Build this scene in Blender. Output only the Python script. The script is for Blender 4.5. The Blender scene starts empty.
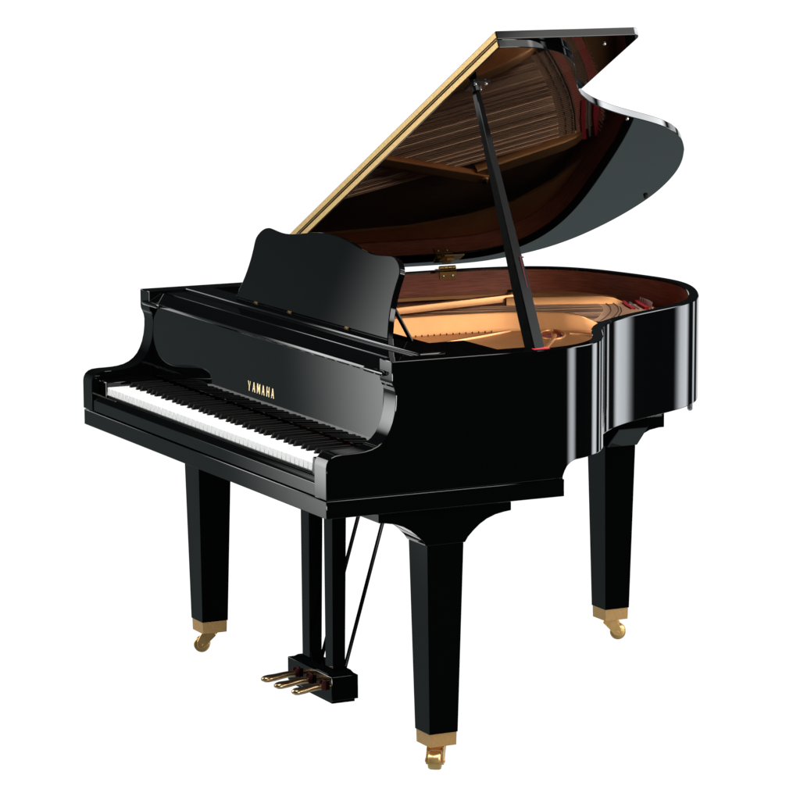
import bpy, bmesh, math, random
from mathutils import Vector, Matrix
from math import sin, cos, pi, radians, degrees, tan, hypot, atan2

S = bpy.context.scene
COL = S.collection
random.seed(4)

# ------------------------------------------------------------------ materials
def new_mat(name):
    m = bpy.data.materials.new(name); m.use_nodes = True
    nt = m.node_tree
    return m, nt, nt.nodes['Principled BSDF']

def setp(b, **kw):
    for k, v in kw.items():
        b.inputs[k].default_value = v

def noise(nt, scale, detail=3, rough=.5, vec=None, stretch=None):
    tc = nt.nodes.new('ShaderNodeTexCoord')
    n = nt.nodes.new('ShaderNodeTexNoise')
    n.inputs['Scale'].default_value = scale; n.inputs['Detail'].default_value = detail
    n.inputs['Roughness'].default_value = rough
    if stretch:
        mp = nt.nodes.new('ShaderNodeMapping'); mp.inputs['Scale'].default_value = stretch
        nt.links.new(tc.outputs['Object'], mp.inputs[0]); nt.links.new(mp.outputs[0], n.inputs['Vector'])
    else:
        nt.links.new(tc.outputs['Object'], n.inputs['Vector'])
    return n

def ramp(nt, fac, stops):
    r = nt.nodes.new('ShaderNodeValToRGB')
    e = r.color_ramp.elements
    while len(e) < len(stops): e.new(.5)
    for el, (p, c) in zip(e, stops): el.position = p; el.color = (*c, 1)
    nt.links.new(fac, r.inputs[0]); return r

def bump(nt, b, h, strength, dist):
    bp = nt.nodes.new('ShaderNodeBump'); bp.inputs['Strength'].default_value = strength; bp.inputs['Distance'].default_value = dist
    nt.links.new(h, bp.inputs['Height']); nt.links.new(bp.outputs[0], b.inputs['Normal'])

def lacquer():
    m, nt, b = new_mat('black_lacquer')
    setp(b, **{'Base Color': (.0012, .0013, .0014, 1), 'Roughness': .03, 'IOR': 1.5})
    n = noise(nt, 9, 2)
    r = nt.nodes.new('ShaderNodeMapRange'); r.inputs['To Min'].default_value = .012; r.inputs['To Max'].default_value = .04
    nt.links.new(n.outputs[0], r.inputs['Value']); nt.links.new(r.outputs[0], b.inputs['Roughness'])
    return m

def satin_black(k=1.0):
    m, nt, b = new_mat('satin_black')
    n = noise(nt, 60, 3)
    r = ramp(nt, n.outputs[0], [(.3, (.003*k, .003*k, .003*k)), (.7, (.006*k, .006*k, .006*k))])
    nt.links.new(r.outputs[0], b.inputs['Base Color']); setp(b, Roughness=.32)
    return m

def wood(name, dark, light, stretch, rough=.45, scale=14, spec=.5):
    m, nt, b = new_mat(name)
    n = noise(nt, scale, 6, .62, stretch=stretch)
    r = ramp(nt, n.outputs[0], [(.30, dark), (.52, [(a+c)/2 for a, c in zip(dark, light)]), (.72, light)])
    nt.links.new(r.outputs[0], b.inputs['Base Color']); setp(b, Roughness=rough, **{'Specular IOR Level': spec})
    bump(nt, b, n.outputs[0], .05, .002)
    return m

def gold_paint():
    m, nt, b = new_mat('gold_bronze_paint')
    n = noise(nt, 7, 5, .6)
    r = ramp(nt, n.outputs[0], [(.3, (.53, .24, .09)), (.7, (.65, .305, .118))])
    nt.links.new(r.outputs[0], b.inputs['Base Color']); setp(b, Roughness=.38, Metallic=.80)
    n2 = noise(nt, 320, 2); bump(nt, b, n2.outputs[0], .10, .0006)
    return m

def metal(name, col, rough, nscale=80, var=.12):
    m, nt, b = new_mat(name)
    n = noise(nt, nscale, 3)
    r = ramp(nt, n.outputs[0], [(.25, [c*(1-var) for c in col]), (.75, col)])
    nt.links.new(r.outputs[0], b.inputs['Base Color']); setp(b, Roughness=rough, Metallic=1.0)
    return m

def cloth(name, col, rough=.95, nscale=400):
    m, nt, b = new_mat(name)
    n = noise(nt, nscale, 4)
    r = ramp(nt, n.outputs[0], [(.3, [c*.6 for c in col]), (.7, col)])
    nt.links.new(r.outputs[0], b.inputs['Base Color']); setp(b, Roughness=rough)
    bump(nt, b, n.outputs[0], .3, .001)
    return m

def ivory():
    m, nt, b = new_mat('white_key_plastic')
    n = noise(nt, 6, 2)
    r = ramp(nt, n.outputs[0], [(.3, (.80, .80, .78)), (.7, (.85, .85, .84))])
    nt.links.new(r.outputs[0], b.inputs['Base Color']); setp(b, Roughness=.28)
    return m

LAC = lacquer(); SAT = satin_black()
MAHOG = wood('mahogany_veneer', (.16, .038, .021), (.42, .124, .064), (1.2, 1.2, 26), .42)
SPRUCE = wood('spruce_board', (.040, .017, .009), (.085, .040, .020), (22, 1.0, 8), .4)
GOLD = gold_paint()
BRASS = metal('polished_brass', (.97, .62, .24), .31); BRASS.node_tree.nodes['Principled BSDF'].inputs['Metallic'].default_value = .76
PEDALM = metal('worn_pedal_brass', (.84, .54, .29), .30, 120, .25)
SATBRASS = metal('satin_brass', (.90, .54, .215), .34, 200, .18); SATBRASS.node_tree.nodes['Principled BSDF'].inputs['Metallic'].default_value = .55
HINGE = metal('brass_hinge_strip', (.54, .375, .155), .46, 240, .35)
AGED = metal('aged_brass', (.42, .27, .10), .32, 200, .35)
COPPER = metal('copper_winding', (.84, .48, .30), .34, 900, .3)
STEEL = metal('steel_wire', (.68, .68, .68), .22)
RED = cloth('red_felt', (.56, .020, .035))
NICKEL = metal('nickel_pin', (.88, .88, .86), .45)
MAROON = cloth('maroon_felt', (.085, .008, .010))
CLOTHB = cloth('brown_cloth', (.075, .05, .028)); IVORY = ivory(); PROPB = satin_black(.3); PROPB.name = 'black_stick_paint'; PROPB.node_tree.nodes['Principled BSDF'].inputs['Roughness'].default_value = .12; PROPB.node_tree.nodes['Principled BSDF'].inputs['Specular IOR Level'].default_value = .07
EBONY = satin_black(); EBONY.name = 'ebony_key'; EBONY.node_tree.nodes['Principled BSDF'].inputs['Roughness'].default_value = .42; EBONY.node_tree.nodes['Principled BSDF'].inputs['Specular IOR Level'].default_value = .06
RUBBER = cloth('black_rubber', (.012, .012, .012), .6, 90)
BRIDGE = cloth('graphite_bridge', (.018, .017, .015), .5, 120)

# ------------------------------------------------------------------ mesh helpers
def link(name, bm, mats, parent=None, smooth=20, loc=None):
    bmesh.ops.recalc_face_normals(bm, faces=bm.faces[:])
    me = bpy.data.meshes.new(name); bm.to_mesh(me); bm.free()
    for m in (mats if isinstance(mats, (list, tuple)) else [mats]): me.materials.append(m)
    if smooth:
        me.shade_smooth(); me.set_sharp_from_angle(angle=radians(smooth))
    o = bpy.data.objects.new(name, me); COL.objects.link(o)
    if parent: o.parent = parent
    return o

def bevel_bm(bm, w, seg=2, ang=25, skip=None):
    es = []
    for e in bm.edges:
        if len(e.link_faces) == 2 and e.calc_face_angle(0) > radians(ang):
            if skip and skip(e): continue
            es.append(e)
    if es: bmesh.ops.bevel(bm, geom=es, offset=w, segments=seg, profile=.5, affect='EDGES', clamp_overlap=True)

def merge(dst, src):
    me = bpy.data.meshes.new('t'); src.to_mesh(me); src.free(); dst.from_mesh(me); bpy.data.meshes.remove(me)

def add_box(bm, x0, x1, y0, y1, z0, z1, bev=0, seg=2, mat=0, M=None):
    b = bmesh.new()
    bmesh.ops.create_cube(b, size=1)
    for v in b.verts:
        v.co = Vector(((x0+x1)/2 + v.co.x*(x1-x0), (y0+y1)/2 + v.co.y*(y1-y0), (z0+z1)/2 + v.co.z*(z1-z0)))
    if bev: bevel_bm(b, bev, seg)
    if M: b.transform(M)
    for f in b.faces: f.material_index = mat
    merge(bm, b)

def add_prism(bm, poly, a, b_, axis, bev=0, seg=2, ang=25, skip=None, mat=0, M=None):
    """poly: list of 2D pts; axis 'x': pts=(y,z); 'y': pts=(x,z); 'z': pts=(x,y); extruded from a to b_"""
    b = bmesh.new()
    def mk(p, t):
        return {'x': (t, p[0], p[1]), 'y': (p[0], t, p[1]), 'z': (p[0], p[1], t)}[axis]
    A = [b.verts.new(mk(p, a)) for p in poly]; B = [b.verts.new(mk(p, b_)) for p in poly]
    n = len(poly)
    b.faces.new(A); b.faces.new(B[::-1])
    for i in range(n): b.faces.new((A[i], B[i], B[(i+1) % n], A[(i+1) % n]))
    bmesh.ops.recalc_face_normals(b, faces=b.faces[:])
    if bev: bevel_bm(b, bev, seg, ang, skip)
    if M: b.transform(M)
    for f in b.faces: f.material_index = mat
    merge(bm, b)

def add_taper(bm, c0, h0, c1, h1, bev=0, mat=0):
    """square frustum from (centre c0, half sizes h0) to (c1, h1), along z"""
    b = bmesh.new()
    q = [(-1, -1), (1, -1), (1, 1), (-1, 1)]
    A = [b.verts.new((c0[0]+i*h0[0], c0[1]+j*h0[1], c0[2])) for i, j in q]
    B = [b.verts.new((c1[0]+i*h1[0], c1[1]+j*h1[1], c1[2])) for i, j in q]
    b.faces.new(A[::-1]); b.faces.new(B)
    for i in range(4): b.faces.new((A[i], A[(i+1) % 4], B[(i+1) % 4], B[i]))
    if bev: bevel_bm(b, bev, 2)
    for f in b.faces: f.material_index = mat
    merge(bm, b)

def add_tube(bm, pts, rad, n=10, up=Vector((0, 0, 1)), mat=0, cap=True):
    """tube along pts; rad: number, list, or list of (rx, rz)"""
    pts = [Vector(p) for p in pts]; rings = []
    for i, p in enumerate(pts):
        d = (pts[min(i+1, len(pts)-1)] - pts[max(i-1, 0)]).normalized()
        u = up if abs(d.dot(up)) < .95 else Vector((0, 1, 0))
        s = d.cross(u).normalized(); t = s.cross(d).normalized()
        r = rad[i] if isinstance(rad, (list, tuple)) else rad
        rx, rz = r if isinstance(r, (list, tuple)) else (r, r)
        rings.append([bm.verts.new(p + s*rx*cos(2*pi*k/n) + t*rz*sin(2*pi*k/n)) for k in range(n)])
    fs = []
    for a, b in zip(rings, rings[1:]):
        for k in range(n): fs.append(bm.faces.new((a[k], a[(k+1) % n], b[(k+1) % n], b[k])))
    if cap: fs += [bm.faces.new(rings[0][::-1]), bm.faces.new(rings[-1])]
    for f in fs: f.material_index = mat

def add_sphere(bm, c, r, M=None, seg=12, mat=0, sc=(1, 1, 1)):
    b = bmesh.new(); bmesh.ops.create_uvsphere(b, u_segments=seg, v_segments=seg//2+2, radius=r)
    b.transform(Matrix.Translation(c) @ Matrix.Diagonal((*sc, 1)))
    if M: b.transform(M)
    for f in b.faces: f.material_index = mat
    merge(bm, b)

def smooth_poly(pts, it=2, closed=False):
    for _ in range(it):
        out = [] if closed else [pts[0]]
        n = len(pts)
        for i in range(n if closed else n-1):
            a, b = pts[i], pts[(i+1) % n]
            out += [(.75*a[0]+.25*b[0], .75*a[1]+.25*b[1]), (.25*a[0]+.75*b[0], .25*a[1]+.75*b[1])]
        if not closed: out.append(pts[-1])
        pts = out
    return pts

# ------------------------------------------------------------------ the piano (one thing)
piano = bpy.data.objects.new('grand_piano', None); COL.objects.link(piano)
piano.empty_display_size = .3
piano['label'] = 'polished black baby grand piano with raised lid, music desk and brass casters against plain white'
piano['category'] = 'piano'

W = .73
ZR, ZB, ZA = .962, .70, .662          # rim top, rim underside, arm underside
Y0 = .53                              # where the straight arm ends and the bent rim begins

# plan outline: angle of the outward normal along the bent side (degrees, even steps of arc length)
PHI = [0.0, 4.52, 10.04, 16.92, 24.92, 33.41, 41.86, 49.63, 56.04, 60.4, 62.31, 61.71, 58.89, 54.43, 49.25, 44.48, 40.49, 36.99, 34.14, 31.82, 29.84, 28.22, 27.19, 27.06, 27.99, 29.83, 32.65, 36.66, 41.42, 46.5, 51.38, 55.48, 58.53, 60.72, 62.52, 64.35, 66.44, 69.1, 72.69, 77.31, 82.73, 88.35, 93.45, 97.54, 100.46, 102.3, 103.41, 104.36, 105.75, 108.1, 111.82, 117.07, 123.79, 131.6, 139.97, 148.25, 155.84, 162.32, 167.5, 171.43, 174.32, 176.49, 178.3, 180.0]
LEN = 2.2003215
def outline(sub=5):
    K = len(PHI); n = (K-1)*sub; ds = LEN/n
    def cr(t):                        # smooth interpolation of the angle
        i = min(int(t), K-2); f = t-i
        p = [PHI[max(0, min(K-1, i+k))] for k in (-1, 0, 1, 2)]
        return .5*(2*p[1]+(p[2]-p[0])*f+(2*p[0]-5*p[1]+4*p[2]-p[3])*f*f+(3*p[1]-p[0]-3*p[2]+p[3])*f**3)
    x, y = W, Y0; out = [(x, y, 0.0)]
    for i in range(n):
        p = radians(cr((i+.5)/sub)); x -= sin(p)*ds; y += cos(p)*ds
        out.append((x, y, radians(cr((i+1)/sub))))
    ex = out[-1][0]+W                 # close the tiny drift so the spine is at -W
    return [(a-ex*i/n, b, c) for i, (a, b, c) in enumerate(out)]
OUT = outline()
YEND = OUT[-1][1]

def off(d):                           # outline moved inward by d
    return [(x-cos(p)*d, y-sin(p)*d) for x, y, p in OUT]

# --- case: bent rim
RT = .027
def rim():
    bm = bmesh.new()
    path = list(OUT) + [(-W, YEND-(YEND-Y0)*k/12, pi) for k in range(1, 13)]
    def zb(x, y):
        if y < .603: return ZA
        t = min(1, (y-.603)/.042); return ZA+(ZB-ZA)*(1-(1-t)**2)**.5 if x > 0 or True else ZB
    prof_mat = []
    rings = []
    for x, y, p in path:
        n = Vector((cos(p), sin(p), 0)); o = Vector((x, y, 0)); b = zb(x, y)
        pr = [(.0028, b), (.0009, b+.0007), (0, b+.0022), (0, ZR-.0022), (.0007, ZR-.0006), (.0022, ZR), (RT-.0015, ZR), (RT, ZR-.0015), (RT, ZR-.006), (RT, .74), (.0025, .74-.0)]
        pr[-1] = (RT, b)
        rings.append([bm.verts.new(o-n*d+Vector((0, 0, z))) for d, z in pr])
    m = len(rings[0])
    for a, b in zip(rings, rings[1:]):
        for k in range(m):
            f = bm.faces.new((a[k], b[k], b[(k+1) % m], a[(k+1) % m]))
            f.material_index = 1 if k in (8,) else 0
    bm.faces.new(rings[0]); bm.faces.new(rings[-1][::-1])
    return link('rim', bm, [LAC, MAHOG], piano)
rim()

# --- the two arms beside the keys
ARM = [(0, ZA), (0, .735), (.0015, .744), (.006, .7525), (.014, .759), (.024, .7625), (.04, .7638), (.06, .764), (.078, .7645), (.095, .7660), (.112, .7695), (.127, .7755), (.140, .7845), (.1505, .796), (.158, .809), (.1645, .825), (.1695, .845), (.172, .866), (.1725, .884), (.1705, .896), (.1665, .906), (.1635, .9125), (.1625, .919), (.1625, ZR), (Y0, ZR), (Y0, ZA)]
def arm(s):
    bm = bmesh.new()
    x0, x1 = (.668, W) if s > 0 else (-W, -.668)
    add_prism(bm, ARM, x0, x1, 'x', .002, 2, 24, skip=lambda e: all(v.co.y > Y0-1e-4 for v in e.verts))
    return link('arm', bm, LAC, piano)
arm(1); arm(-1)

# --- key bed, key slip, key blocks, underframe
bm = bmesh.new(); add_box(bm, -.7275, .7275, .001, .603, .620, .660, .0015); link('key_bed', bm, LAC, piano)
bm = bmesh.new()
add_prism(bm, [(.003, .6635), (.003, .691), (.0045, .6925), (.008, .698), (.012, .7035), (.0155, .7055), (.0185, .7055), (.0185, .6635)], -.667, .667, 'x', .0006, 1, 40)
link('key_slip', bm, LAC, piano)
for s in (-1, 1):
    bm = bmesh.new(); x0, x1 = sorted((s*.6165, s*.667)); add_box(bm, x0, x1, .0195, .164, .662, .743, .003); link('key_block', bm, LAC, piano)
bm = bmesh.new()
add_box(bm, -.64, .62, .61, .66, .615, .70, .002)
add_box(bm, -.60, -.50, .62, 1.18, .618, .705, .002)
add_box(bm, -.08, .02, .62, 1.06, .618, .705, .002)
add_prism(bm, [(-.34, .9), (-.17, .9), (-.17, 1.40), (-.22, 1.43), (-.34, 1.43)], .6135, .706, 'z', .002)
link('underframe', bm, SAT, piano)
bm = bmesh.new()                       # bottom closing board inside the rim, below the soundboard
add_prism(bm, [(x, y) for x, y in off(RT+.0015)] + [(-W+RT+.0015, Y0), (W-RT-.0015, Y0)], .842, .850, 'z')
link('soundboard', bm, SPRUCE, piano)
sb = bpy.data.objects['soundboard']

# --- keyboard
kb = bmesh.new(); add_box(kb, -.6145, .6145, .024, .164, .664, .7085)
keyboard = link('keyboard', kb, SAT, piano)
P_ = 1.227/52
def white_key_mesh():
    bm = bmesh.new()
    add_box(bm, -P_/2+.00055, P_/2-.00055, .0211, .163, .7095, .7300, .0015, 2)
    return bm
def black_key_mesh():
    bm = bmesh.new(); b = bmesh.new()
    w0, w1 = .0058, .0046
    y0, y1 = .071, .163
    bot = [(-w0, y0), (w0, y0), (w0, y1), (-w0, y1)]; top = [(-w1, y0+.0075), (w1, y0+.0075), (w1, y1), (-w1, y1)]
    A = [b.verts.new((x, y, .7285)) for x, y in bot]; B = [b.verts.new((x, y, .7425)) for x, y in top]
    b.faces.new(A[::-1]); b.faces.new(B)
    for i in range(4): b.faces.new((A[i], A[(i+1) % 4], B[(i+1) % 4], B[i]))
    bmesh.ops.recalc_face_normals(b, faces=b.faces[:]); bevel_bm(b, .0014, 3)
    merge(bm, b); return bm
wk = link('white_key', white_key_mesh(), IVORY, keyboard); bk = link('black_key', black_key_mesh(), EBONY, keyboard)
wi = bi = 0
for i in range(52):
    o = wk if i == 0 else wk.copy()
    if i: COL.objects.link(o); o.parent = keyboard
    o.location = (-.6135+P_*(i+.5), 0, 0)
offs = {0: .0015, 2: -.0025, 3: .0025, 5: -.003, 6: 0.0}
for i in range(51):
    n = (i+5) % 7                      # 0=C ... 6=B, key 0 is A
    if n in (2, 6): continue           # no sharp after E, B
    o = bk if bi == 0 else bk.copy()
    if bi: COL.objects.link(o); o.parent = keyboard
    d = {0: -.002, 1: .002, 3: -.003, 4: 0, 5: .003}[n]
    o.location = (-.6135+P_*(i+1)+d, 0, 0); bi += 1

# --- fallboard and lettering
FB0, FBT = .1672, .1745
bm = bmesh.new()
add_prism(bm, [(FB0, .7455), (FBT, .9215), (.1665, .9235), (.1625, .9275), (.1625, .9335), (.1660, .9375), (.1980, .9555), (.1980, .7455)], -.667, .667, 'x', .0008, 2, 20)
fb = link('fallboard', bm, LAC, piano)
for s in (1, -1):                      # rounded lip ends that run in front of the arms
    bm = bmesh.new()
    add_tube(bm, [(s*.600, .1610, .9305), (s*.603, .1590, .9305), (s*.69, .1590, .9305), (s*.697, .1590, .9305), (s*.700, .1600, .9305)], [.002, .0058, .0062, .0052, .002], 14)
    link('lip_end', bm, LAC, fb)
GLYPH = {'Y': [[(0, 1), (.28, 1), (.56, .5), (.80, 1), (1, 1), (.62, .42), (.62, 0), (.38, 0), (.38, .44)]],
         'A': [[(0, 0), (.36, 1), (.62, 1), (1, 0), (.72, 0), (.62, .27), (.28, .27), (.19, 0)], [(.33, .40), (.56, .40), (.45, .74)]],
         'M': [[(0, 0), (0, 1), (.26, 1), (.50, .48), (.74, 1), (1, 1), (1, 0), (.74, 0), (.74, .58), (.53, .14), (.47, .14), (.20, .62), (.20, 0)]],
         'H': [[(0, 0), (0, 1), (.27, 1), (.27, .58), (.73, .58), (.73, 1), (1, 1), (1, 0), (.73, 0), (.73, .44), (.27, .44), (.27, 0)]]}
def lettering():
    bm = bmesh.new(); H = .0238; wd = .0163; pitch = .0272; zb = .7878
    tilt = (FBT-FB0)/(.9215-.7455)
    from mathutils.geometry import tessellate_polygon
    for i, ch in enumerate('YAMAHA'):
        loops = GLYPH[ch]; w = wd*(1.12 if ch == 'M' else 1.0); x0 = .010+(i-2.5)*pitch-w/2
        flat = [p for l in loops for p in l]
        tris = tessellate_polygon([[Vector((a, b, 0)) for a, b in l] for l in loops])
        def co(p, d):
            z = zb+p[1]*H; y = FB0+tilt*(z-.7455); return (x0+p[0]*w, y-d, z)
        F = [bm.verts.new(co(p, .0005)) for p in flat]; B = [bm.verts.new(co(p, -.0003)) for p in flat]
        for t in tris: bm.faces.new([F[k] for k in t])
        k0 = 0
        for l in loops:
            n = len(l)
            for k in range(n):
                a, b = k0+k, k0+(k+1) % n; bm.faces.new((F[a], F[b], B[b], B[a]))
            k0 += n
    return link('lettering', bm, metal('gilt_lettering', (.70, .56, .32), .42), fb, smooth=0)
lettering()

# --- music shelf and music desk
bm = bmesh.new()
add_box(bm, -.667, .667, .1985, .262, .940, .958, .0015)
add_box(bm, -.667, .667, .2625, .330, .940, .9655, .004, 2)
link('music_shelf', bm, LAC, piano)
bm = bmesh.new()
add_prism(bm, [(-.667, .331), (.667, .331), (.667, .500), (.430, .500), (.430, .409), (-.430, .409), (-.430, .500), (-.667, .500)], .941, .950, 'z', .0012, 1)
link('shelf_frame', bm, LAC, piano)
HALF = [(.432, 0), (.422, .022), (.411, .05), (.4045, .08), (.4025, .105), (.4035, .128), (.406, .148), (.4045, .158), (.398, .167), (.388, .1755), (.375, .1825), (.362, .1870), (.350, .1890), (.338, .1893), (.322, .1882), (.30, .1862), (.275, .1846), (.25, .1842), (.225, .1855), (.19, .1890), (.15, .1945), (.11, .2005), (.075, .2045), (.04, .2070), (.015, .2078)]
DT = radians(17); DM = Matrix.Translation((0, .300, .9662)) @ Matrix.Rotation(-(DT), 4, 'X')
poly = smooth_poly(HALF, 1); poly = poly + [(-a, b) for a, b in poly[::-1]]
bm = bmesh.new(); add_prism(bm, poly, 0, .016, 'y', .0020, 2, 40, M=DM)
desk = link('music_desk', bm, LAC, piano)
for x in (-.30, .385):
    bm = bmesh.new()
    a = DM @ Vector((x, .018, .075)); b = Vector((x+.010, .380, .953))
    d = b-a; add_tube(bm, [a, b], [(.014, .005)]*2, 4)
    link('desk_prop', bm, SAT, desk)
for x in (-.30, -.10, .22):
    bm = bmesh.new(); add_box(bm, x-.010, x+.010, .2945, .3005, .9660, .9668, .0005); add_tube(bm, [(x-.010, .2985, .9680), (x+.010, .2985, .9680)], .0010, 8)
    link('desk_hinge', bm, AGED, desk)

# --- lid
LT = radians(26.95)
LM = Matrix(((cos(LT), 0, -sin(LT), -W), (0, 1, 0, 0), (sin(LT), 0, cos(LT), .974), (0, 0, 0, 1)))   # (u, y, off) -> world
LID_Y0, LTH = .5155, .0200
lo = [(x+W, y) for x, y in off(-.003) if x+W > .765]
TAILP = [lo[-1], (.697, 1.4195), (.627, 1.4430), (.557, 1.4565), (.489, 1.4625), (.425, 1.4610), (.360, 1.4520), (.295, 1.4370), (.227, 1.4140), (.161, 1.3830), (.108, 1.3440), (.076, 1.3090), (.047, 1.2640), (.021, 1.2080), (.005, 1.1480), (.0, 1.08)]
lo = lo[:-1]+smooth_poly(TAILP, 3)
lid_poly = [(lo[0][0], LID_Y0)] + lo + [(0.0, LID_Y0)]
bm = bmesh.new(); add_prism(bm, lid_poly, 0, LTH, 'z', .0016, 2, 30, M=LM)
lid = link('lid', bm, LAC, piano)
UW = lo[0][0]
bm = bmesh.new()
fl = [(0, LID_Y0), (UW, LID_Y0), (UW, .878), (UW-.006, .890), (UW-.018, .8955), (0, .8955)]
add_prism(bm, fl, LTH+.0012, 2*LTH+.0012, 'z', .0016, 2, 30, M=LM)
link('front_lid', bm, LAC, piano)
bm = bmesh.new()
add_box(bm, .004, UW-.004, LID_Y0-.0016, LID_Y0+.001, .0022, LTH-.0040, .0004, 1, M=LM)
add_box(bm, .004, UW-.004, LID_Y0-.0016, LID_Y0+.001, LTH+.0052, 2*LTH-.0012, .0004, 1, M=LM)
bmp = bmesh.new(); add_tube(bmp, [(.004, LID_Y0-.0012, LTH+.0006), (UW-.004, LID_Y0-.0012, LTH+.0006)], .0018, 8); bmp.transform(LM)
link('piano_hinge', bm, HINGE, lid); link('hinge_pin', bmp, AGED, lid)
for u, y in ((.449, 1.441),):
    bm = bmesh.new(); b = bmesh.new(); add_tube(b, [(u, y, .0005), (u, y, -.006), (u, y, -.0075)], [.0062, .0062, .004], 12); b.transform(LM); merge(bm, b)
    link('lid_bumper', bm, RUBBER, lid)
for u, y in ((1.000, 1.094), (1.418, .818)):
    bm = bmesh.new(); b = bmesh.new(); z = -.0005 if y > 1 else LTH+.0009
    add_sphere(b, (u, y, z-.001), .0042, sc=(1, 1, .8)); b.transform(LM); merge(bm, b)
    link('bumper_pin', bm, STEEL, lid)
# strap hinge on the bass side
def lid_hinge(y):
    bm = bmesh.new()
    xi = -W+RT
    add_box(bm, xi-.001, xi+.0022, y-.026, y+.026, .9375, .9585, .0006, 1)
    add_box(bm, -W-.001, xi+.0022, y-.026, y+.026, .9621, .9640, .0005, 1)
    for k in range(4):
        add_tube(bm, [(xi-.003, y-.024+k*.0125, .9690), (xi-.003, y-.0135+k*.0125, .9690)], .0056, 12)
    add_box(bm, .036, .075, y-.030, y+.030, -.0020, .0004, .0005, 1, M=LM)
    add_box(bm, .020, .050, y-.014, y+.010, -.0050, -.0006, .001, 1, M=LM)
    o = link('lid_hinge', bm, AGED, piano)
    for dy in (-.014, .014):
        b = bmesh.new(); add_sphere(b, (xi+.0024, y+dy, .947), .0032, sc=(.5, 1, 1)); link('hinge_screw', b, STEEL, o)
lid_hinge(1.046)

# --- prop stick
def prop():
    base = Vector((.6955, .5465, .945)); top = LM @ Vector((1.243, .556, -.012))
    d = (top-base); L = d.length; d.normalize()
    fx = Vector((1, 0, 0)); fx = (fx-d*fx.dot(d)).normalized(); fy = d.cross(fx)
    R = Matrix((( fx.x, fy.x, d.x, base.x), (fx.y, fy.y, d.y, base.y), (fx.z, fy.z, d.z, base.z), (0, 0, 0, 1))) @ Matrix.Rotation(radians(14), 4, 'Z')
    bm = bmesh.new(); b = bmesh.new()
    secs = [(t, a*.88, b*.88) for t, a, b in [(0, .0185, .0195), (.06, .0185, .0198), (.16, .0182, .0195), (.26, .0172, .0185), (.38, .0150, .0165), (.52, .0130, .0145), (.70, .0112, .0122), (.86, .0096, .0102), (.985, .0080, .0085), (1.0, .0060, .0060)]]
    rings = []
    for t, hx, hy in secs:
        c = .16*min(hx, hy)
        q = [(hx, -hy+c), (hx, hy-c), (hx-c, hy), (-hx+c, hy), (-hx, hy-c), (-hx, -hy+c), (-hx+c, -hy), (hx-c, -hy)]
        rings.append([b.verts.new((i, j, t*L)) for i, j in q])
    for a, c in zip(rings, rings[1:]):
        for k in range(8): b.faces.new((a[k], a[(k+1) % 8], c[(k+1) % 8], c[k]))
    b.faces.new(rings[0][::-1]); b.faces.new(rings[-1]); b.transform(R); merge(bm, b)
    st = link('prop_stick', bm, PROPB, piano, smooth=20)
    bm = bmesh.new()
    add_box(bm, .0140, .0162, .004, .0065, .16, .235, 0, M=R); add_box(bm, .0140, .0162, .004, .015, .235, .2375, 0, M=R)
    link('stick_felt', bm, MAROON, st)
    bm = bmesh.new(); add_box(bm, .679, .714, .532, .572, .9612, .9632, .0008, 1); link('stick_pad', bm, RED, st)
    # cup on the lid
    bm = bmesh.new(); b = bmesh.new()
    add_box(b, 1.222, 1.272, .538, .584, -.0035, .0004, .001, 1)
    add_tube(b, [(1.243, .558, -.002), (1.243, .558, -.014)], [.014, .0105], 12)
    b.transform(LM); merge(bm, b); link('prop_cup', bm, SAT, lid)
    for du, dy in ((.018, .015), (-.016, .016), (.018, -.013)):
        bm = bmesh.new(); add_sphere(bm, (1.245+du, .560+dy, -.004), .0038, seg=8); bm.transform(LM); link('cup_screw', bm, STEEL, lid)
prop()

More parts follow.
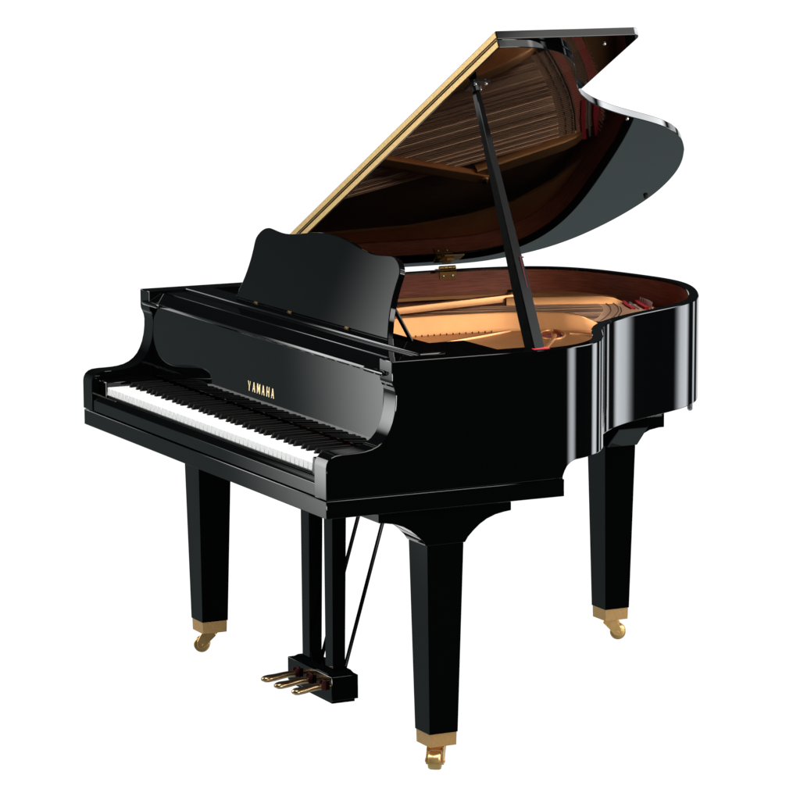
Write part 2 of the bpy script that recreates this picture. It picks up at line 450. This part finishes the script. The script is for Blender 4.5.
# --- iron plate (gilded), strings, bridge, felts
PZ = .876
def plate():
    bm = bmesh.new()
    inner = off(RT+.004)
    # treble field: between the long strut and the bent side
    right = [p for p in inner if p[1] < 1.20 and p[0] > .20]
    strut_r = [(-.165, .42), (-.163, .74), (-.148, .853), (-.138, .92), (-.105, 1.0), (-.080, 1.05), (-.062, 1.09), (-.052, 1.155)]
    rr = [(W-RT-.004, .42)] + right
    # hole in the treble field -> build as ring of quads by bridging: triangulate with a hole
    from mathutils.geometry import tessellate_polygon
    hole_c = (-.012, .982)
    def oval(a, b, n): return [(hole_c[0]+a*cos(t)*.88+b*sin(t)*.47, hole_c[1]-a*cos(t)*.47+b*sin(t)*.88) for t in [2*pi*k/n for k in range(n)]]
    hole = oval(.080, .032, 32)[::-1]
    outer = rr + [(.235, 1.16), (.10, 1.175), (.0, 1.17)] + strut_r[::-1]
    def slab(loops, z0, z1):
        flat = [p for l in loops for p in l]
        tris = tessellate_polygon([[Vector((a, b, 0)) for a, b in l] for l in loops])
        T = [bm.verts.new((a, b, z1)) for a, b in flat]; B = [bm.verts.new((a, b, z0)) for a, b in flat]
        for t in tris:
            bm.faces.new([T[k] for k in t]); bm.faces.new([B[k] for k in t][::-1])
        k0 = 0
        for l in loops:
            n = len(l)
            for k in range(n): bm.faces.new((T[k0+k], T[k0+(k+1) % n], B[k0+(k+1) % n], B[k0+k]))
            k0 += n
    slab([outer, hole], PZ-.008, PZ)
    # rolled lip of the hole and raised beads running out of it
    add_tube(bm, [(*p, PZ+.0005) for p in hole] + [(*hole[0], PZ+.0005)], .0032, 8, cap=False)
    add_tube(bm, [(-.005, 1.030, PZ), (.02, 1.055, PZ), (.08, 1.085, PZ), (.20, 1.13, PZ)], [.005, .006, .006, .004], 8)
    add_tube(bm, [(-.002, .985, PZ), (.06, .945, PZ), (.22, .83, PZ), (.40, .70, PZ)], [.005, .006, .006, .005], 8)
    add_tube(bm, [(-.12, .92, PZ), (-.06, .80, PZ), (.0, .66, PZ), (.06, .5, PZ)], [.004, .006, .006, .006], 8)
    # long treble strut: tall rib that sweeps over and drops at its far end
    path = [(-.165, .42, .922), (-.164, .60, .923), (-.163, .74, .924), (-.150, .853, .924), (-.138, .92, .924), (-.105, 1.0, .924), (-.080, 1.05, .922), (-.062, 1.09, .914), (-.055, 1.122, .901), (-.052, 1.148, .886), (-.051, 1.160, .876)]
    rings = []
    for i, (x, y, z) in enumerate(path):
        a = Vector(path[max(i-1, 0)][:2]); b = Vector(path[min(i+1, len(path)-1)][:2]); d = (b-a).normalized(); n = Vector((d.y, -d.x))
        h = z-PZ
        pr = [(.016, PZ-.004), (.010, PZ+h*.18), (.005, PZ+h*.88), (.003, z-.001), (-.001, z), (-.018, z), (-.022, z-.002), (-.024, PZ-.004)]
        rings.append([bm.verts.new((x+n.x*o, y+n.y*o, zz)) for o, zz in pr])
    for a, b in zip(rings, rings[1:]):
        for k in range(len(a)-1): bm.faces.new((a[k], b[k], b[k+1], a[k+1]))
    bm.faces.new(rings[0]); bm.faces.new(rings[-1][::-1])
    # bass flange along the spine
    fl_out = [(-W+RT+.004, .42)] + [p for p in inner[::-1] if p[0] < -.43 and p[1] > 1.0]
    fl_in = [(-.44, 1.41), (-.51, 1.35), (-.585, 1.25), (-.625, 1.12), (-.652, .95), (-.662, .68), (-.662, .42)]
    slab([fl_out + fl_in], .892, .9005)
    # bar beside the bass strings, tapering to its far end
    def bar(p0, p1, w0, w1, z0, zt0, zt1, endz=None):
        b = bmesh.new(); p0 = Vector(p0); p1 = Vector(p1); d = (p1-p0).normalized(); n = Vector((d.y, -d.x)); rg = []
        L = (p1-p0).length
        st = [(0, 1), (.6, 1), (.78, .98), (.88, .82), (.95, .5), (1, .12)] if endz else [(0, 1), (1, 1)]
        for t, k in st:
            c = p0+d*L*t; w = (w0+(w1-w0)*t)*(k**.5 if endz else 1); zt = z0+((zt0+(zt1-zt0)*t)-z0)*k
            rg.append([b.verts.new((c.x+n.x*o, c.y+n.y*o, z)) for o, z in ((w, z0), (w*.86, zt-.003), (w*.74, zt), (-w*.74, zt), (-w*.86, zt-.003), (-w, z0))])
        for a, c in zip(rg, rg[1:]):
            for k in range(6): b.faces.new((a[k], c[k], c[(k+1) % 6], a[(k+1) % 6]))
        b.faces.new(rg[0]); b.faces.new(rg[-1][::-1]); merge(bm, b)
    bar((-.466, 1.095), (-.352, 1.40), .020, .020, .882, .914, .914, True)
    bar((-.352, .60), (-.482, 1.128), .014, .016, .9015, .9185, .9185)
    bar((-.352, .42), (-.352, .62), .016, .014, .9015, .9185, .9185)
    # tail flange
    tl = [p for p in inner if p[1] > 1.19 and -.40 < p[0] < .21]
    tl_in = [(-.395, 1.425), (-.33, 1.415), (-.20, 1.355), (-.10, 1.275), (-.04, 1.21), (.0, 1.165), (.235, 1.155)]
    slab([tl + tl_in], PZ-.010, PZ-.001)
    # front web
    slab([[(-.64, .40), (.690, .40), (.690, .42), (-.64, .42)]], .866, .8995)
    return link('iron_plate', bm, GOLD, piano, smooth=38)
plate_o = plate()
bm = bmesh.new()
add_tube(bm, [(-.480, 1.116, .880), (-.480, 1.116, .921), (-.480, 1.116, .923)], [.0125, .0125, .010], 16)
post = link('plate_post', bm, GOLD, plate_o)
bm = bmesh.new(); add_tube(bm, [(-.480, 1.116, .922), (-.480, 1.116, .929), (-.480, 1.116, .9305)], [.008, .008, .005], 6); link('plate_nut', bm, SAT, post)
bm = bmesh.new()
for k in range(24):
    y_ = .47+.40*k/23; x_ = -.138+.012*max(0, (y_-.74)/.13)
    add_tube(bm, [(x_, y_, .874), (x_+.0004, y_+.0006, .8802)], .0018, 6)
link('treble_pin', bm, SAT, plate_o)
bm = bmesh.new(); add_tube(bm, [(.0, 1.120, .875), (.0, 1.120, .884), (.0, 1.120, .886)], [.007, .007, .004], 6); link('plate_screw', bm, SAT, plate_o)
# felt and pins seen down the hole
bm = bmesh.new(); add_prism(bm, [(-.012+.092*cos(t)*.88+.04*sin(t)*.47, .982-.092*cos(t)*.47+.04*sin(t)*.88) for t in [2*pi*k/28 for k in range(28)]], .8595, .8670, 'z'); link('hole_felt', bm, RED, plate_o)
bm = bmesh.new()
for k in range(7):
    t = -.055+.017*k; cx_, cy_ = -.012+t*.88, .982-t*.47
    add_tube(bm, [(cx_-.008, cy_-.022, .8690), (cx_+.010, cy_+.022, .8705)], .0011, 6)
    add_tube(bm, [(cx_, cy_, .866), (cx_+.001, cy_+.002, .8765)], .0014, 6)
link('hole_wire', bm, STEEL, plate_o)

BR = [(-.066, 1.166), (-.105, 1.200), (-.150, 1.236), (-.216, 1.283), (-.290, 1.323), (-.362, 1.350)]
def along(t, pts=BR):
    n = len(pts)-1; f = t*n; i = min(int(f), n-1); f -= i
    return (pts[i][0]+(pts[i+1][0]-pts[i][0])*f, pts[i][1]+(pts[i+1][1]-pts[i][1])*f)
def strip(name, d0, d1, z0, z1, mat, t0=0., t1=1.):
    """band that follows the bridge, from d0 to d1 behind it"""
    bm = bmesh.new(); rg = []; N = 26
    for i in range(N+1):
        t = t0+(t1-t0)*i/N; x, y = along(t); a = along(max(0, t-.03)); b = along(min(1, t+.03))
        d = Vector((b[0]-a[0], b[1]-a[1])).normalized(); n = Vector((-d.y, d.x))
        if n.y < 0: n = -n
        rg.append([bm.verts.new((x+n.x*o, y+n.y*o, z)) for o, z in ((d0, z0), (d0, z1), (d1, z1), (d1, z0))])
    for a, b in zip(rg, rg[1:]):
        for k in range(4): bm.faces.new((a[k], b[k], b[(k+1) % 4], a[(k+1) % 4]))
    bm.faces.new(rg[0]); bm.faces.new(rg[-1][::-1])
    return link(name, bm, mat, sb, smooth=40)
bridge = strip('bridge', -.014, .014, .851, .8905, BRIDGE)
strip('bridge_rail', .016, .019, .862, .893, STEEL)
strip('string_felt', .024, .044, .876, .8905, RED)
strip('string_felt', .077, .099, .876, .8905, RED, .0, .93)
strip('string_cloth', .044, .076, .874, .8875, CLOTHB)
bm = bmesh.new()
for t in [i/40 for i in range(41)]:
    x, y = along(t)
    for o, h in ((-.009, .896), (.009, .896)):
        add_tube(bm, [(x+.004*o/.009, y+o, .884), (x+.004*o/.009, y+o, h)], .0013, 6)
link('bridge_pin', bm, STEEL, bridge)
bm = bmesh.new()
for i in range(36):
    x, y = along(i/36); x += .045; y += .092
    add_tube(bm, [(x, y, .872), (x+.002, y+.003, .8935)], .0015, 6)
link('hitch_pin', bm, STEEL, plate_o)
NS = 56
sm = None
for i in range(NS):
    t = (i+.5)/NS; bx, by = along(t); z = .8925
    sl = .325-.03*t
    y0 = .425; x0 = bx-sl*(by-y0)
    bm = bmesh.new()
    r = .00125+.0011*t
    add_tube(bm, [(x0, y0, z+.002), (bx-sl*.03, by-.03, z)], r, 6)
    ex, ey = bx+.045+.01*t, by+.095
    add_tube(bm, [(bx-sl*.03, by-.03, z), (bx, by, z), (ex, ey, z-.002)], r*.38, 5)
    link('string', bm, COPPER, sb, smooth=60)
# red list cloth and pins at the far treble of the tail
bm = bmesh.new()
for k in range(9):
    t = k/8; px_, py_ = -.335+.105*t, 1.425-.008*t-.02*t*t
    add_tube(bm, [(px_, py_, .874), (px_+.003, py_+.004, .908)], .0021, 6)
link('tail_pin', bm, NICKEL, plate_o)
for k, (m_, zt) in enumerate(((RED, .8965), (NICKEL, .8935), (RED, .8985))):
    ax, ay = -.372+.0065*k, 1.392+.0165*k
    bm = bmesh.new(); w_ = .0125 if m_ is RED else .006; y_ = 0 if m_ is RED else .003
    add_prism(bm, [(ax, ay+y_), (ax+.072, ay-.030+y_), (ax+.138, ay-.050+y_), (ax+.141, ay-.050+w_+y_), (ax+.074, ay-.030+w_+y_), (ax+.002, ay+w_+y_)], .874, zt, 'z', .001)
    link('tail_felt' if m_ is RED else 'tail_bar', bm, m_, plate_o)

KX, KY = .003, 1.380
# --- legs
def leg(x, y, name='leg', rear=False, rot=0):
    L = bmesh.new()
    add_taper(L, (x, y, .0885), (.0363, .0363), (x, y, .530), (.0462, .0462), .0018)
    o = link('leg', L, LAC, piano)
    # corbel: side profile along y, and across x
    bm = bmesh.new()
    a = .0462; e = .1685
    half = [(e, .6135), (e, .5935), (.150, .5915), (.128, .5875), (.106, .5795), (.088, .5690), (.072, .5560), (.058, .5425), (.0500, .5305)]
    if not rear:
        pr = [(y+p[0], p[1]) for p in half] + [(y-p[0], p[1]) for p in half[::-1]]
        add_prism(bm, pr, x-.0475, x+.0475, 'x', .0012, 1, 30)
        h2 = [(.0478, .612), (.125, .612), (.125, .5935), (.110, .5900), (.090, .579), (.072, .561), (.058, .542), (.0492, .5315), (.0478, .5312)]
        for s in (-1,) if x > 0 else (1,):
            add_prism(bm, [(x+s*p[0], p[1]) for p in h2], y-.046, y+.046, 'y', .0012, 1, 30)
    else:
        pr = [(y+.058, .5425), (y+.046, .5305), (y-.046, .5305), (y-.058, .5425)]
        pr = [(y-.13, .6135), (y-.13, .60), (y-.10, .585), (y-.075, .562), (y-.055, .5385), (y-.050, .5305), (y+.050, .5305), (y+.055, .5425), (y+.068, .555), (y+.090, .5645), (y+.118, .5690), (y+.134, .5690), (y+.134, .5855), (y+.134, .6135)]
        add_prism(bm, pr, x-.0475, x+.0475, 'x', .0012, 1, 30)
        add_prism(bm, [(x-.19, .6125), (x+.115, .6125), (x+.115, .585), (x+.060, .5305), (x-.060, .5305), (x-.19, .60)], y-.044, y+.044, 'y', .001, 1, 30)
    link('corbel', bm, LAC, o)
    bm = bmesh.new(); add_taper(bm, (x, y, .0575), (.0338, .0338), (x, y, .0890), (.0345, .0345), .0014); link('ferrule', bm, SATBRASS, o)
    # caster: stem, fork and wheel, trailing in its own direction
    M = Matrix.Translation((x, y, 0)) @ Matrix.Rotation(rot, 4, 'Z')
    bm = bmesh.new(); b = bmesh.new()
    add_tube(b, [(0, 0, .0580), (0, 0, .0545), (0, 0, .050)], [.020, .020, .012], 16)
    side = [(.018, .055), (-.017, .055), (-.0190, .048), (-.002, .031), (.011, .0160), (.019, .0115), (.027, .0135), (.0315, .021), (.0300, .032), (.0245, .044)]
    for s in (-1, 1):
        add_prism(b, side, *sorted((s*.0165, s*.0205)), 'y', .0008, 1)
    add_prism(b, [(-.0150, .0545), (-.0125, .042), (-.004, .0345), (.012, .0450), (.016, .0545)], -.0163, .0163, 'y', .001, 1)
    add_tube(b, [(.0205, -.0228, .0214), (.0205, .0228, .0214)], .0046, 10)
    b.transform(M); merge(bm, b); c = link('caster_fork', bm, BRASS, o)
    bm = bmesh.new(); b = bmesh.new()
    prof = [(-.0150, .014), (-.0145, .0185), (-.0110, .0208), (0, .0214), (.0110, .0208), (.0145, .0185), (.0150, .014)]
    add_tube(b, [(.0205, p[0], .0214) for p in prof], [p[1] for p in prof], 28)
    b.transform(M); merge(bm, b); link('caster_wheel', bm, BRASS, o)
leg(.6505, .3127, rot=radians(-36))
leg(-.6505, .3127, rot=radians(-122))
leg(-.2975, 1.3222, rear=True, rot=radians(58))
bm = bmesh.new(); add_tube(bm, [(KX, KY, .704), (KX, KY, .660), (KX, KY, .656)], [.007, .007, .004], 12); link('support_knob', bm, STEEL, piano)

# --- pedal lyre
bm = bmesh.new()
YB = .2965
add_box(bm, -.127, .127, YB, YB+.072, .040, .0995, .0015)
add_taper(bm, (0, YB+.038, .0990), (.118, .030), (0, YB+.040, .1085), (.104, .022), .001)
add_box(bm, -.120, .120, YB+.004, YB+.066, .032, .0405, .001)
lyre = link('pedal_lyre', bm, LAC, piano)
for x in (-.0665, .0665):
    bm = bmesh.new(); add_taper(bm, (x, YB+.039, .1055), (.0205, .0165), (x, YB+.041, .6195), (.0245, .0195), .0012); link('lyre_post', bm, LAC, lyre)
for a, b in (((-.075, .372, .098), (-.075, .545, .645)), ((.078, .372, .098), (.078, .575, .700))):
    pass
def brace(x):
    bm = bmesh.new(); add_tube(bm, [(x, .362, .104), (x, .362+.148*(.54/.5), .104+.54)], .0050, 10); link('lyre_brace', bm, PROPB, lyre)
brace(-.066); brace(.066)
def pedal(x, Ly, dx=0):
    bm = bmesh.new(); n = 15; pts = []; rad = []
    for i in range(n):
        t = i/(n-1)
        z = .0660+.0040*t-.0030*sin(pi*t)*.6+.0035*sin(pi*t*1.7)-.0045*max(0, t-.8)*3
        w = .0078+.0078*max(0, min(1, (t-.25)/.55))**1.4
        h = .0075+.0018*t
        k = 1 if t < .86 else max(.18, (1-((t-.86)/.14)**2))**.5
        pts.append((x+dx*t, YB+.012-(Ly+.012)*t, z)); rad.append((w*k, h*k))
    add_tube(bm, pts, rad, 14)
    link('pedal', bm, PEDALM, lyre, smooth=60)
    bm = bmesh.new(); add_box(bm, x-.0105, x+.0105, YB-.002, YB+.0005, .0605, .0855, .0005, 1); add_box(bm, x-.0105, x-.0075, YB-.010, YB-.001, .062, .083); add_box(bm, x+.0075, x+.0105, YB-.010, YB-.001, .062, .083); link('pedal_felt', bm, MAROON, lyre)
pedal(-.067, .098); pedal(.009, .098); pedal(.085, .086)

# ------------------------------------------------------------------ camera (solved from the photograph)
C = Vector((7.46057126, -3.18958314, 2.07530049))
fw = Vector((-0.88291023, 0.44234429, -0.15748351)); rt = Vector((0.44840851, 0.89382247, -0.00334763)); up = Vector((-0.1392815, 0.0735726, 0.98751594))
cd = bpy.data.cameras.new('camera'); cam = bpy.data.objects.new('camera', cd); COL.objects.link(cam)
cam.matrix_world = Matrix(((rt.x, up.x, -fw.x, C.x), (rt.y, up.y, -fw.y, C.y), (rt.z, up.z, -fw.z, C.z), (0, 0, 0, 1)))
cd.sensor_width = 36; cd.lens = 36*3435.5087/800; cd.clip_start = .1; cd.clip_end = 500
S.camera = cam

# ------------------------------------------------------------------ studio surround (white behind, dark opposite)
w = bpy.data.worlds.new('World'); S.world = w; w.use_nodes = True
nt = w.node_tree; nt.nodes.clear()
def N(t, **k):
    n = nt.nodes.new(t)
    for a, b in k.items(): setattr(n, a, b)
    return n
tc = N('ShaderNodeTexCoord'); sep = N('ShaderNodeSeparateXYZ'); nt.links.new(tc.outputs['Generated'], sep.inputs[0])
def M2(op, a, b=None, c=None):
    n = N('ShaderNodeMath', operation=op)
    for i, v in enumerate((a, b, c)):
        if v is None: continue
        if isinstance(v, (int, float)): n.inputs[i].default_value = v
        else: nt.links.new(v, n.inputs[i])
    return n.outputs[0]
def step(v, a, b):                    # smooth 0->1 from a to b
    n = N('ShaderNodeMapRange', interpolation_type='SMOOTHSTEP'); nt.links.new(v, n.inputs['Value'])
    n.inputs['From Min'].default_value = a; n.inputs['From Max'].default_value = b
    return n.outputs[0]
def step_down(v, a, b): return M2('SUBTRACT', 1.0, step(v, a, b))
X, Y, Z = sep.outputs
elev = M2('MULTIPLY', M2('ARCSINE', Z), 180/pi)
def az_delta(c):                      # degrees away from compass direction c
    cc, ss = cos(radians(c)), sin(radians(c))
    u = M2('ADD', M2('MULTIPLY', X, cc), M2('MULTIPLY', Y, ss)); v = M2('SUBTRACT', M2('MULTIPLY', Y, cc), M2('MULTIPLY', X, ss))
    return M2('MULTIPLY', M2('ABSOLUTE', M2('ARCTAN2', v, u)), 180/pi)
white = M2('MULTIPLY', step_down(az_delta(161), 27, 32), M2('MULTIPLY', step(elev, -33, -28), step_down(elev, 3.5, 7)))
front = M2('MULTIPLY', step_down(az_delta(226), 34, 50), step_down(elev, 0, 17))
low = step_down(elev, -34, -27)
tot = M2('ADD', M2('MULTIPLY', white, 1.06), M2('ADD', M2('MULTIPLY', M2('MULTIPLY', front, M2('SUBTRACT', 1.0, white)), .14), .012))
tot = M2('ADD', tot, M2('MULTIPLY', low, .27))
mixc = N('ShaderNodeMix', data_type='RGBA'); nt.links.new(white, mixc.inputs[0])
mixc.inputs[6].default_value = (.82, 1.0, 1.02, 1); mixc.inputs[7].default_value = (1, 1, 1, 1)
bg = N('ShaderNodeBackground'); out = N('ShaderNodeOutputWorld')
nt.links.new(mixc.outputs[2], bg.inputs[0]); nt.links.new(tot, bg.inputs[1]); nt.links.new(bg.outputs[0], out.inputs[0])

FRONT_ROLL = 8
# ------------------------------------------------------------------ studio lamps and added fill lights
def softbox(name, loc, target, sx, sy, radiance, col=(1, 1, 1), fx=.15, fy=.1, spread=None, ramp_x=None):
    """rectangular softbox; fx, fy: share of each side over which its brightness falls off; ramp_x=(a,b) one-sided gradient"""
    d = bpy.data.lights.new(name, 'AREA'); d.shape = 'RECTANGLE'; d.size = sx; d.size_y = sy
    d.energy = radiance*pi*sx*sy; d.color = col
    if spread: d.spread = radians(spread)
    o = bpy.data.objects.new(name, d); COL.objects.link(o); o.location = loc
    o.rotation_euler = (Vector(target)-Vector(loc)).to_track_quat('-Z', 'Y').to_euler()
    d.use_nodes = True; t = d.node_tree; em = t.nodes['Emission']
    g = t.nodes.new('ShaderNodeNewGeometry'); s = t.nodes.new('ShaderNodeSeparateXYZ'); t.links.new(g.outputs['Parametric'], s.inputs[0])
    def mr(v, a, b):
        n = t.nodes.new('ShaderNodeMapRange'); n.interpolation_type = 'SMOOTHSTEP'; t.links.new(v, n.inputs['Value'])
        n.inputs['From Min'].default_value = a; n.inputs['From Max'].default_value = b; return n.outputs[0]
    def mul(a, b):
        n = t.nodes.new('ShaderNodeMath'); n.operation = 'MULTIPLY'; t.links.new(a, n.inputs[0]); t.links.new(b, n.inputs[1]); return n.outputs[0]
    fs = []
    if ramp_x: fs.append(mr(s.outputs[0], *ramp_x))
    elif fx: fs += [mr(s.outputs[0], 0, fx), mr(s.outputs[0], 1, 1-fx)]
    if fy: fs += [mr(s.outputs[1], 0, fy), mr(s.outputs[1], 1, 1-fy)]
    if fs:
        f = fs[0]
        for k in fs[1:]: f = mul(f, k)
        t.links.new(f, em.inputs['Strength'])
    return o
def polar(p, az, el, r):
    a, e = radians(az), radians(el); return Vector(p)+Vector((cos(a)*cos(e), sin(a)*cos(e), sin(e)))*r
def strip_light(name, p, az0, az1, r, rad, h=2.0, fx=.18):
    az = (az0+az1)/2; wd = 2*r*tan(radians((az1-az0)/2))
    loc = polar(p, az, 0, r); loc.z = p[2]-r*.16
    softbox(name, loc, (p[0], p[1], loc.z), wd, h, rad, (.90, .95, 1.0), fx, .05)
strip_light('strip_softbox', (.72, .63, .83), 53, 67.5, 4.5, 8, fx=.45)
strip_light('strip_softbox', (.36, .98, .83), 92, 111, 4.5, 4.1, fx=.36)
strip_light('strip_softbox', (.43, .885, .83), 118, 124, 4.0, 1.8, fx=.3)
softbox('overhead_softbox', polar((.45, .8, 1.6), 50, 35, 3.8), (.45, .8, 1.6), 3.4, 1.5, 2.2, (1, .99, .97), fx=.08)
softbox('interior_fill', polar((.2, .9, 1.0), 72, 60, 3.4), (.2, .9, 1.0), 2.0, 2.0, 7.0, (1, .98, .95))  # fill added to brighten the plate and strings
softbox('rear_softbox', polar((.3, 1.0, 1.2), 85, 22, 4.2), (.3, 1.0, 1.2), 4.2, 1.9, 7.0, (.96, .98, 1.0), fx=.12, fy=.2)
softbox('side_fill', polar((0, .9, .93), 10, 19, 4.2), (0, .9, .93), 3.2, 1.1, 6.5, (1, .97, .93), fx=.1, fy=.1)  # added fill reaching under the lid to the inner bass wall
softbox('edge_softbox', polar((.6, .8, 1.6), 126, 4.5, 5.5), (.6, .8, 1.6), 2.2, .9, 1.6, (.96, .98, 1.0), fx=.2, fy=.2)
softbox('low_fill', polar((0, .6, .15), -13, 0, 6.0), (0, .6, .15), 1.8, 1.0, 21.0, (1, .97, .92))  # unseen low fill, added to brighten ferrules and casters
softbox('keyboard_fill', (.7, -.75, 3.7), (0, .1, .75), 2.0, 2.0, 20.0)  # overhead fill put in to whiten the key tops
fc = Vector((-3.09, -1.55, 1.25))+.6*Vector((.455, -.883, 0))
fs_ = softbox('front_softbox', fc, fc+Vector((.883, .442, 0)), 1.8, 3.8, 6.8, ramp_x=(.0, .52), fy=.28)
fs_.rotation_euler.rotate_axis('Z', radians(FRONT_ROLL))

S.view_settings.view_transform = 'Standard'; S.view_settings.look = 'None'; S.view_settings.exposure = 0; S.view_settings.gamma = 1
S.render.engine = 'CYCLES'
try:
    S.cycles.max_bounces = 10; S.cycles.glossy_bounces = 6; S.cycles.sample_clamp_indirect = 8
except Exception: pass
